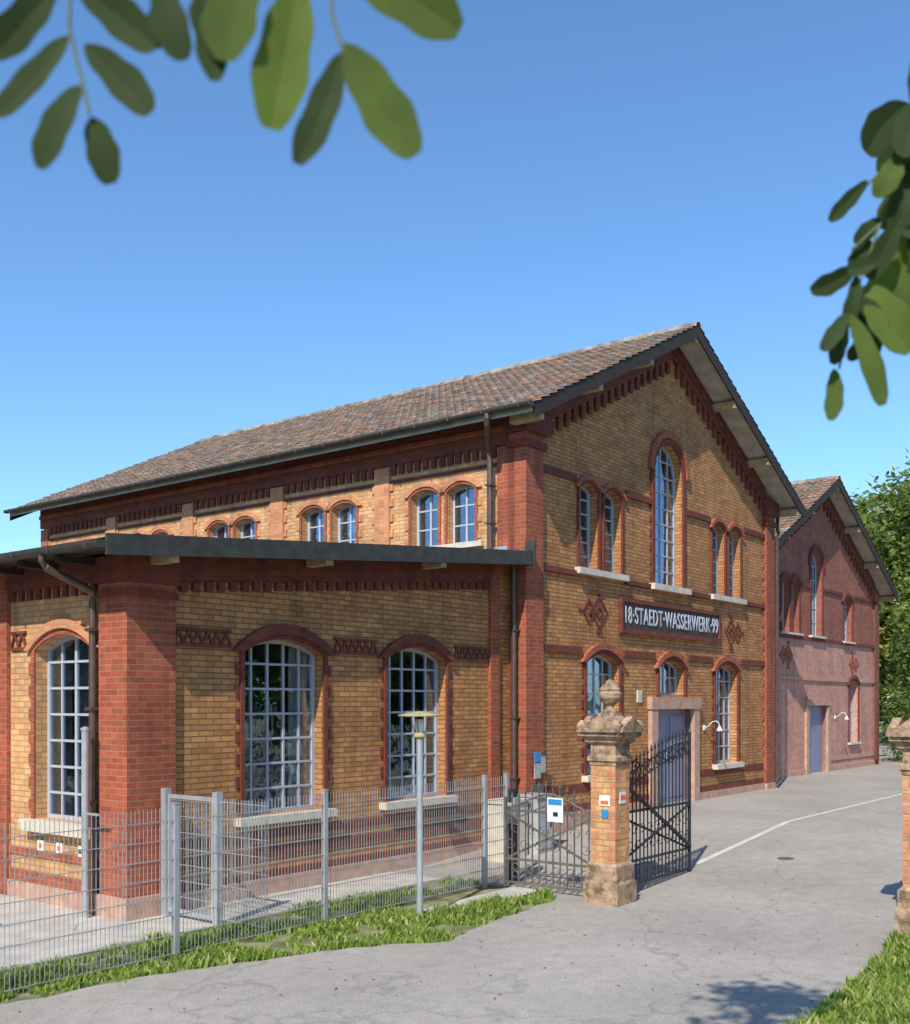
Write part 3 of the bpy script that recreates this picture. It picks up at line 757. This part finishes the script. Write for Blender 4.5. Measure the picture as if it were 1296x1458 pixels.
for q in range(8): mb.box(sx-.006,sx+.006,-1.72,-.86,zg+.1+q*.2,zg+.108+q*.2,'galv')
mb.box(sx-.06,sx-.045,-.86,-.80,zg+.9,zg+1.1,'galv')
mb.obj('gate_frame',wg)
mb=MB(); p=RI@Vector((-4.62,13.4,0))
mb.tube([(p.x,p.y,-.42),(p.x,p.y,1.95)],.045,'galv',12); mb.lathe((p.x,p.y,1.95),[(.055,0),(.055,.03),(.01,.05)],'galv',12); mb.box(p.x-.01,p.x+.01,p.y-.3,p.y,.9,.93,'galv')
mb.obj('steel_post')
mb=MB(); p=RI@Vector((-.44,13.24,0)); x,y=p.x,p.y
mb.tube([(x,y,-.42),(x,y,1.85)],.042,'galv',14)
mb.lathe((x,y,1.85),[(.05,0),(.08,.03),(.075,.06),(.06,.08)],'ochre',12)
mb.lathe((x,y,1.93),[(.045,0),(.055,.03),(.06,.13),(.05,.16)],'white',10)
mb.lathe((x,y,2.09),[(.26,.035),(.27,.045),(.27,.055),(.12,.085),(.02,.10)],'ochre',20)
for q in range(4):
    a=q*math.pi/2+.4; mb.tube([(x+.055*math.cos(a),y+.055*math.sin(a),1.9),(x+.13*math.cos(a),y+.13*math.sin(a),2.13)],.006,'rust',5)
mb.obj('pole_lamp')
mb=MB()
mb.box(-1.75,-1.05,-.75,-.35,-.4,.62,'sill'); mb.box(-1.78,-1.02,-.78,-.32,.62,.67,'sill')
mb.obj('concrete_meter_cabinet')
mb=MB()
mb.box(-.95,-.50,-.9,-.5,-.4,.68,'box'); mb.box(-.98,-.47,-.93,-.47,.68,.72,'galv'); mb.box(-.93,-.52,-.915,-.901,-.2,.6,'galv'); mb.box(-.6,-.57,-.925,-.916,.15,.3,'iron')
mb.obj('electrical_cabinet')
mb=MB()
mb.box(-12.9,-9.6,1.2,1.7,-.4,-.12,'iron'); mb.box(-12.8,-9.7,1.25,1.65,-.12,-.1,'soil'); mb.obj('planter_trough')
# ---------------------------------------------------------------- gate pillars
def pillar(s,t):
    z0=gh(s); mb=MB()
    mb.sq(s,t,z0-.1,[(.26,0),(.26,.38),(.235,.42),(.235,.62),(.20,.66)],'moss')
    mb.sq(s,t,z0,[(.185,.55),(.185,1.9)],'yellow_sunlit')
    for i,z in enumerate([.6+.135*q for q in range(10)]):
        w=.09 if i%2 else .13
        for sx_ in (-1,1):
            for sy_ in (-1,1):
                cx=s+sx_*(.189-w/2); cy=t+sy_*(.189-w/2)
                mb.box(cx-w/2,cx+w/2,cy-w/2,cy+w/2,z0+z,z0+z+.11,'orange')
    mb.sq(s,t,z0,[(.20,1.86),(.20,1.90),(.225,1.92),(.225,1.97),(.19,2.0),(.19,2.13),(.24,2.17),(.25,2.21),(.31,2.25),(.31,2.30),(.29,2.31)],'moss')
    for dx,dy in ((1,0),(-1,0),(0,1),(0,-1)):
        F=Fac('G',t+dy*.30) if dy else Fac('L',s+dx*.30)
        c=s if dy else t
        extr(mb,F,[(c-.29,z0+2.305),(c+.29,z0+2.305),(c+.27,z0+2.36),(c,z0+2.52),(c-.27,z0+2.36)],[],-.05,.05,'moss')
    for sx_ in (-1,1):
        for sy_ in (-1,1):
            mb.sq(s+sx_*.27,t+sy_*.27,z0,[(.05,2.3),(.055,2.40),(.02,2.46)],'moss')
    mb.sq(s,t,z0,[(.28,2.305),(.22,2.42),(.12,2.52),(.11,2.56)],'moss')
    mb.lathe((s,t,z0),[(.10,2.55),(.11,2.58),(.06,2.61),(.05,2.65),(.10,2.69),(.145,2.76),(.155,2.82),(.14,2.85),(.15,2.87),(.11,2.92),(.06,2.96),(.045,2.99),(.02,3.01)],'moss',18)
    return mb,z0
mb,z0=pillar(-3.48,-3.75)
mb.box(-3.56,-3.40,-3.945,-3.936,z0+1.35,z0+1.5,'white'); mb.box(-3.54,-3.42,-3.949,-3.9451,z0+1.40,z0+1.46,'orange_s')
mb.box(-3.680,-3.669,-3.86,-3.70,z0+1.32,z0+1.46,'white'); mb.box(-3.684,-3.6801,-3.84,-3.72,z0+1.34,z0+1.39,'orange_s')
mb.box(-3.680,-3.669,-3.83,-3.73,z0+1.16,z0+1.27,'blue')
mb.obj('gate_pillar')
mb,z0=pillar(-2.97,-7.63); mb.obj('gate_pillar')
# ---------------------------------------------------------------- iron gates
def scroll(mb,F,a,z,r,k,th=.008,turn=1.5,dirn=1,ph=0,d=0):
    pts=[]
    for i in range(15):
        q=i/14; ang=ph+dirn*q*turn*2*math.pi; rr=r*(1-.75*q)
        pts.append(F.pt(a+rr*math.cos(ang),d,z+rr*math.sin(ang)))
    mb.tube(pts,th,k,5)
def ring(mb,F,a,z,r,k,th=.007):
    pts=[F.pt(a+r*math.cos(q*math.pi/6),0,z+r*math.sin(q*math.pi/6)) for q in range(13)]
    mb.tube(pts,th,k,5)
def irongate(F,a0,a1,z0,hf,k,diag=True,spear=True,hb=.12):
    mb=MB(); w=a1-a0
    for a in (a0,a1): F.box(mb,a-.02,a+.02,-.02,.02,z0+.03,z0+hf(0 if a==a0 else 1)+.05,k)
    for z in (hb,.42,1.12): F.box(mb,a0+.02,a1-.02,-.012,.012,z0+z,z0+z+.035,k)
    n=int(w/.11)
    for i in range(1,n):
        q=i/n; a=a0+w*q; top=hf(q)
        F.box(mb,a-.008,a+.008,-.008,.008,z0+hb,z0+top,k)
        if spear:
            p=F.pt(a,0,z0+top); mb.lathe(p,[(.006,0),(.022,.03),(.012,.06),(.001,.12)],k,5)
        if i%2==0: ring(mb,F,a-.055,z0+.33,.05,k); ring(mb,F,a-.055,z0+.22,.045,k)
    pts=[F.pt(a0+w*q/16,0,z0+hf(q/16)-.10) for q in range(17)]; mb.tube(pts,.013,k,6)
    pts=[F.pt(a0+w*q/16,0,z0+hf(q/16)-.28) for q in range(17)]; mb.tube(pts,.01,k,6)
    m=int(w/.22)
    for i in range(m):
        q=(i+.5)/m; a=a0+w*q; ring(mb,F,a,z0+hf(q)-.19,.075,k)
        scroll(mb,F,a-.05,z0+.77+.1,.09,k,.006,1.2,1,0); scroll(mb,F,a+.05,z0+.77-.1,.09,k,.006,1.2,1,math.pi)
    if diag:
        p=F.pt(a0+.03,-.02,z0+.45); q=F.pt(a1-.03,-.02,z0+1.12); mb.beam(p,q,.02,.03,k)
        p=F.pt(a0+.03,.02,z0+1.12); q=F.pt(a1-.03,.02,z0+.45); mb.beam(p,q,.02,.03,k)
    return mb
Fg1=Fac('L',-3.42)
mb=irongate(Fg1,-3.5,-1.98,-.4,lambda q:1.28+.22*math.sin(q*math.pi)**2,'rust',hb=.08)
mb.box(-3.45,-3.436,-2.98,-2.72,.62,.96,'white'); mb.box(-3.454,-3.451,-2.96,-2.74,.86,.94,'blue'); mb.box(-3.454,-3.451,-2.9,-2.82,.7,.76,'iron')
mb.obj('iron_side_gate')
Fg2=Fac('G',-3.70)
mb=irongate(Fg2,-3.22,-.98,-.37,lambda q:1.72+.45*math.sin(q*math.pi/2)**1.5,'iron',hb=.1)
mb.beam((-3.2,-3.73,1.25),(-1.0,-3.73,.1),.03,.05,'iron')
for q in range(6): scroll(mb,Fg2,-3.05+q*.36,1.32+.05*q,.13,'iron',.011,1.4,1 if q%2 else -1,0)
mb.obj('iron_driveway_gate')
mb=MB(); x,y=-3.12,-1.9
mb.box(x-.05,x+.05,y-.05,y+.05,-.45,1.02,'iron'); mb.box(x-.09,x+.07,y-.09,y-.051,.62,.9,'galv'); mb.box(x-.13,x-.051,y-.1,y+.1,.52,.82,'box'); mb.box(x-.135,x-.1301,y-.06,y+.06,.7,.74,'iron')
mb.obj('letterbox_post')

# ---------------------------------------------------------------- trees
def leafquad(mb,p,sz,k):
    a=Vector((U(-1,1),U(-1,1),U(-.6,.6))).normalized(); b=a.cross(Vector((U(-1,1),U(-1,1),U(-1,1)))).normalized()
    a*=sz; b*=sz*.55
    mb.add([p-a,p+b*.9-a*.1,p+a,p-b*.9-a*.1],[(0,1,2,3)],k)
def tree(name,x,y,h,cr,nc,nl,ls,z0=0,trunk=.3,kinds=('leafA','leafA','leafB','leafC'),base=.3):
    mb=MB()
    top=Vector((x,y,z0+h*.6))
    mb.tube([(x,y,z0-.6),(x+.1,y,z0+h*.25),(x,y+.1,z0+h*.45),top],trunk,'bark',8,trunk*.35)
    cl=[]
    for i in range(nc):
        while True:
            q=Vector((U(-1,1),U(-1,1),U(-1,1)))
            if .25<q.length<1: break
        zc=z0+h*(base+(1-base)/2); hz=h*(1-base)/2
        c=Vector((x+q.x*cr*.85,y+q.y*cr*.85,zc+q.z*hz*.9)); cl.append((c,random.choice(kinds)))
        if i%3==0: mb.tube([(x,y,z0+h*U(.3,.5)),(c+top)/2,c],.09,'bark',5,.02)
    for i in range(nl):
        c,kk=random.choice(cl); rr=cr*.24
        d=Vector((random.gauss(0,1),random.gauss(0,1),random.gauss(0,.75)))*rr*.62
        leafquad(mb,c+d,ls*U(.6,1.3),kk if R()<.6 else random.choice(kinds))
    return mb.obj(name,world=True,recalc=False)
K=('treeA','treeA','treeB','treeC')
tree('broadleaf_tree',23.6,56,14.2,5.2,80,30000,.2,kinds=K)
tree('broadleaf_tree',30.5,60,13,5.0,50,16000,.24,kinds=K)
tree('broadleaf_tree',23,50,9.0,3.3,40,14000,.16,kinds=('treeA','treeB','treeC','leafC'),base=.1)
tree('broadleaf_tree',36,52,12,5,45,8000,.3,kinds=K)
tree('broadleaf_tree',28,68,12,6,60,12000,.32,kinds=K,base=.02)
tree('broadleaf_tree',35,66,11,6,50,9000,.34,kinds=K,base=.02)
for (x,y,h) in ((-17,0,8),(-18,5,7.5),(-19,10,8),(-21,15,8),(-25,20,9),(18,4,10),(19,9,10),(20,14,11),(22,19,11),(25,24,12),(20,-3,11),(-14,-14,13),(4,-20,14)):  # out-of-frame trees, added to darken what the window panes reflect
    tree('broadleaf_tree',x,y,h,4.2,40,3600,.5,base=.02,kinds=K)
mb=MB()
for i in range(14000):
    s=U(26.3,36); t=U(-1.6,1.6); zz=U(0,1)**.8*2.6*(1+.12*math.sin(s*2.3))
    p=ROOT@Vector((s,t,zz)); leafquad(mb,p,U(.05,.13),random.choice(['leafA','treeA','leafC','treeC']))
mb.obj('hedge',world=True,recalc=False)
mb=MB(); mb.box(25.2,34,-2.2,-1.95,-.2,.55,'sill'); mb.box(25.15,34.05,-2.24,-1.91,.55,.62,'sill'); mb.obj('low_garden_wall')
mb=MB(); mb.box(25.0,29,3.4,7,-.2,3.1,'pink'); mb.box(24.96,29.1,3.3,7.1,3.1,3.2,'stone'); mb.obj('pink_outbuilding')

# ---------------------------------------------------------------- overhanging trees near the photographer
def leaf(mb,p,q,w,k,bend=.0,droop=.0):
    p=Vector(p);q=Vector(q);d=q-p; L=d.length; dn=d.normalized()
    view=Vector((U(-.3,.3),-1,U(-.3,.3))).normalized()
    side=dn.cross(view).normalized(); nn=side.cross(dn)
    n=14; vs=[];fs=[]
    ph=U(0,6)
    for i in range(n+1):
        t=i/n; u=abs(2*(t*.985+.008)-1.04)
        wd=w/2*max(0,1-min(1,u)**2.3)**.55*(.75+.4*t if t<.75 else 1.05)+.0004
        wd*=1+.06*math.sin(t*17+ph)
        c=p+d*t+nn*(droop*math.sin(math.pi*t))+side*bend*math.sin(math.pi*t)
        vs+=[c-side*wd+nn*wd*.22,c,c+side*wd+nn*wd*.22]
    for i in range(n):
        for j in (0,1): fs.append((3*i+j,3*i+j+1,3*i+4+j,3*i+3+j))
    mb.add(vs,fs,k)
def sprig(mb,o,sc,leaves,stems,yj=.05):
    O=Vector(o)
    def P(a,b,y=0): return O+Vector((a*sc,y,-b*sc))
    for (a,b,c,d,w,k) in leaves:
        y=U(-yj,yj); leaf(mb,P(a,b,y),P(c,d,y+U(-yj,yj)*.8),w*sc,k,bend=U(-.12,.12)*w*sc,droop=U(-.15,.25)*w*sc)
    for st in stems:
        mb.tube([P(a,b) for a,b in st],.0022,'twig',6)
mb=MB()
lv=[(85,-20,-12,80,52,'sprB'),(98,48,-2,168,46,'sprB'),(112,50,212,158,52,'sprB'),(112,118,62,246,50,'sprB'),(126,160,152,254,46,'sprB'),
    (105,-30,222,68,54,'sprB'),(232,-25,262,92,50,'sprB'),(282,-20,308,122,44,'sprB'),(250,-40,215,62,40,'sprB'),
    (360,-50,325,98,84,'sprA'),(425,-40,385,184,78,'sprC'),(478,-50,655,58,80,'sprA'),(486,72,424,238,46,'sprB'),(492,72,590,236,70,'sprA'),
    (345,-60,300,40,60,'sprB'),(20,-60,-60,20,50,'sprB'),(300,-50,285,45,46,'sprB'),(60,-60,20,30,50,'sprB')]
st=[[(100,-60),(98,40),(115,110),(127,162)],[(470,-60),(472,20),(489,76)],[(300,-90),(280,-20)],[(430,-90),(425,-20)],[(360,-90),(360,-30)],[(240,-90),(235,-20)]]
sprig(mb,(-.508,1.2,3.084),.000784,lv,st,.016)
mb.tube([(-2.6,-2.6,3.8),(-1.9,-1.2,4.1),(-.9,.5,3.7),(-.35,1.2,3.2),(-.1,1.22,3.16)],.06,'bark',8,.004)
mb.tube([(-.9,.5,3.7),(-.6,1.1,3.25),(-.43,1.2,3.13)],.015,'bark',6,.003)
mb.tube([(-2.6,-2.6,-.6),(-2.55,-2.6,2),(-2.6,-2.6,4),(-2.2,-2.1,6)],.24,'bark',12,.12)
mb.tube([(-2.2,-2.1,6),(-1.2,.2,6.8),(.2,2.4,6.6),(.5,2.9,6.5)],.12,'bark',8,.015)
def clump(c,r,n,sz):
    for i in range(n):
        d=Vector((random.gauss(0,1),random.gauss(0,1),random.gauss(0,.6)))*r*.5
        leafquad(mb,Vector(c)+d,sz*U(.7,1.2),random.choice(['leafA','leafB','leafC']))
clump((.22,2.76,6.6),.42,420,.085); clump((.58,2.6,6.6),.32,170,.08); clump((.0,2.1,6.6),.3,60,.08); clump((-.5,1.95,6.6),.2,20,.08); clump((1.0,3.3,6.5),.14,12,.05)
for i in range(22): clump((U(-6,-.8),U(-6.5,-3.4),U(4.4,5.8)),1.0,160,.1)
mb.obj('overhanging_walnut_tree',world=True,recalc=False)
mb=MB()
lv=[(125,60,70,125,56,'sprB'),(125,75,98,160,46,'sprB'),(62,178,10,232,22,'sprB'),(100,150,66,212,34,'sprA'),(130,150,95,235,44,'sprA'),
    (75,255,40,290,24,'sprB'),(48,300,-14,330,30,'sprB'),(130,220,80,400,86,'sprC'),(58,325,120,425,60,'sprC'),(100,240,60,320,34,'sprB'),(40,318,26,390,24,'sprB'),
    (28,372,-10,428,24,'sprB'),(30,375,68,508,32,'sprA'),(20,440,12,518,26,'sprA'),(55,360,75,430,30,'sprB'),(110,100,140,190,50,'sprB'),(35,385,12,440,22,'sprB'),
    (135,230,150,330,60,'sprB'),(110,210,140,260,50,'sprB'),(118,180,100,250,40,'sprB'),(150,300,110,390,60,'sprA'),(85,230,50,262,24,'sprB'),(70,300,20,318,24,'sprB'),(125,5,140,80,30,'sprB'),
    (45,345,85,395,30,'sprB'),(62,390,40,430,22,'sprB'),(120,120,80,170,40,'sprB'),(140,90,110,150,46,'sprA')]
st=[[(180,20),(125,120),(80,240),(45,340),(22,445)],[(160,60),(130,180),(60,330),(40,400)],[(125,120),(60,185)],[(80,240),(40,275)]]
sprig(mb,(.687,2.0,3.607-80*.001307),.001307,lv,st,.03)
mb.tube([(3.6,-1.0,3.9),(2.4,.6,4.4),(1.3,1.8,3.9),(.687+.18*1.307,2.0,3.45)],.05,'bark',8,.005)
mb.tube([(3.6,-1.0,-.6),(3.65,-1,2),(3.6,-1,4),(3.9,-1.2,6.5)],.2,'bark',12,.1)
for i in range(14): clump((U(3.2,5.5),U(-6,-2.5),U(5,7.5)),1.1,150,.09)
mb.obj('overhanging_locust_tree',world=True,recalc=False)

# ---------------------------------------------------------------- light, sky, camera
el=math.radians(43); sd=Vector((-.343,-.938,0)).normalized()
sdir=Vector((sd.x*math.cos(el),sd.y*math.cos(el),math.sin(el)))
sun=bpy.data.lights.new('sun','SUN'); sun.energy=5.0; sun.angle=math.radians(.5); sun.color=(1,.94,.85)
so=bpy.data.objects.new('sun',sun); scene.collection.objects.link(so); so.rotation_euler=(-sdir).to_track_quat('-Z','Y').to_euler(); so.location=(-10,-20,30)
w=bpy.data.worlds.new('World'); scene.world=w; w.use_nodes=True
nt=w.node_tree; bg=nt.nodes['Background']
sky=nt.nodes.new('ShaderNodeTexSky'); sky.sky_type='NISHITA'; sky.sun_disc=False; sky.sun_elevation=el
sky.sun_rotation=math.atan2(sd.x,sd.y); sky.altitude=300; sky.air_density=1.0; sky.dust_density=.3; sky.ozone_density=2.0
vm=nt.nodes.new('ShaderNodeVectorMath'); vm.operation='MULTIPLY'; vm.inputs[1].default_value=(.93,1.26,1.52)
nt.links.new(sky.outputs[0],vm.inputs[0]); nt.links.new(vm.outputs[0],bg.inputs[0]); bg.inputs[1].default_value=.145
cam=bpy.data.cameras.new('camera'); co=bpy.data.objects.new('camera',cam); scene.collection.objects.link(co)
co.location=(0,0,2.3); co.rotation_euler=(math.pi/2,0,0)
cam.lens=37.78; cam.sensor_width=36; cam.sensor_fit='AUTO'; cam.shift_y=.1859; cam.clip_start=.05; cam.clip_end=2000
cam.dof.use_dof=True; cam.dof.focus_distance=19; cam.dof.aperture_fstop=4.5
scene.camera=co
scene.view_settings.view_transform='Standard'; scene.view_settings.look='None'; scene.view_settings.exposure=0
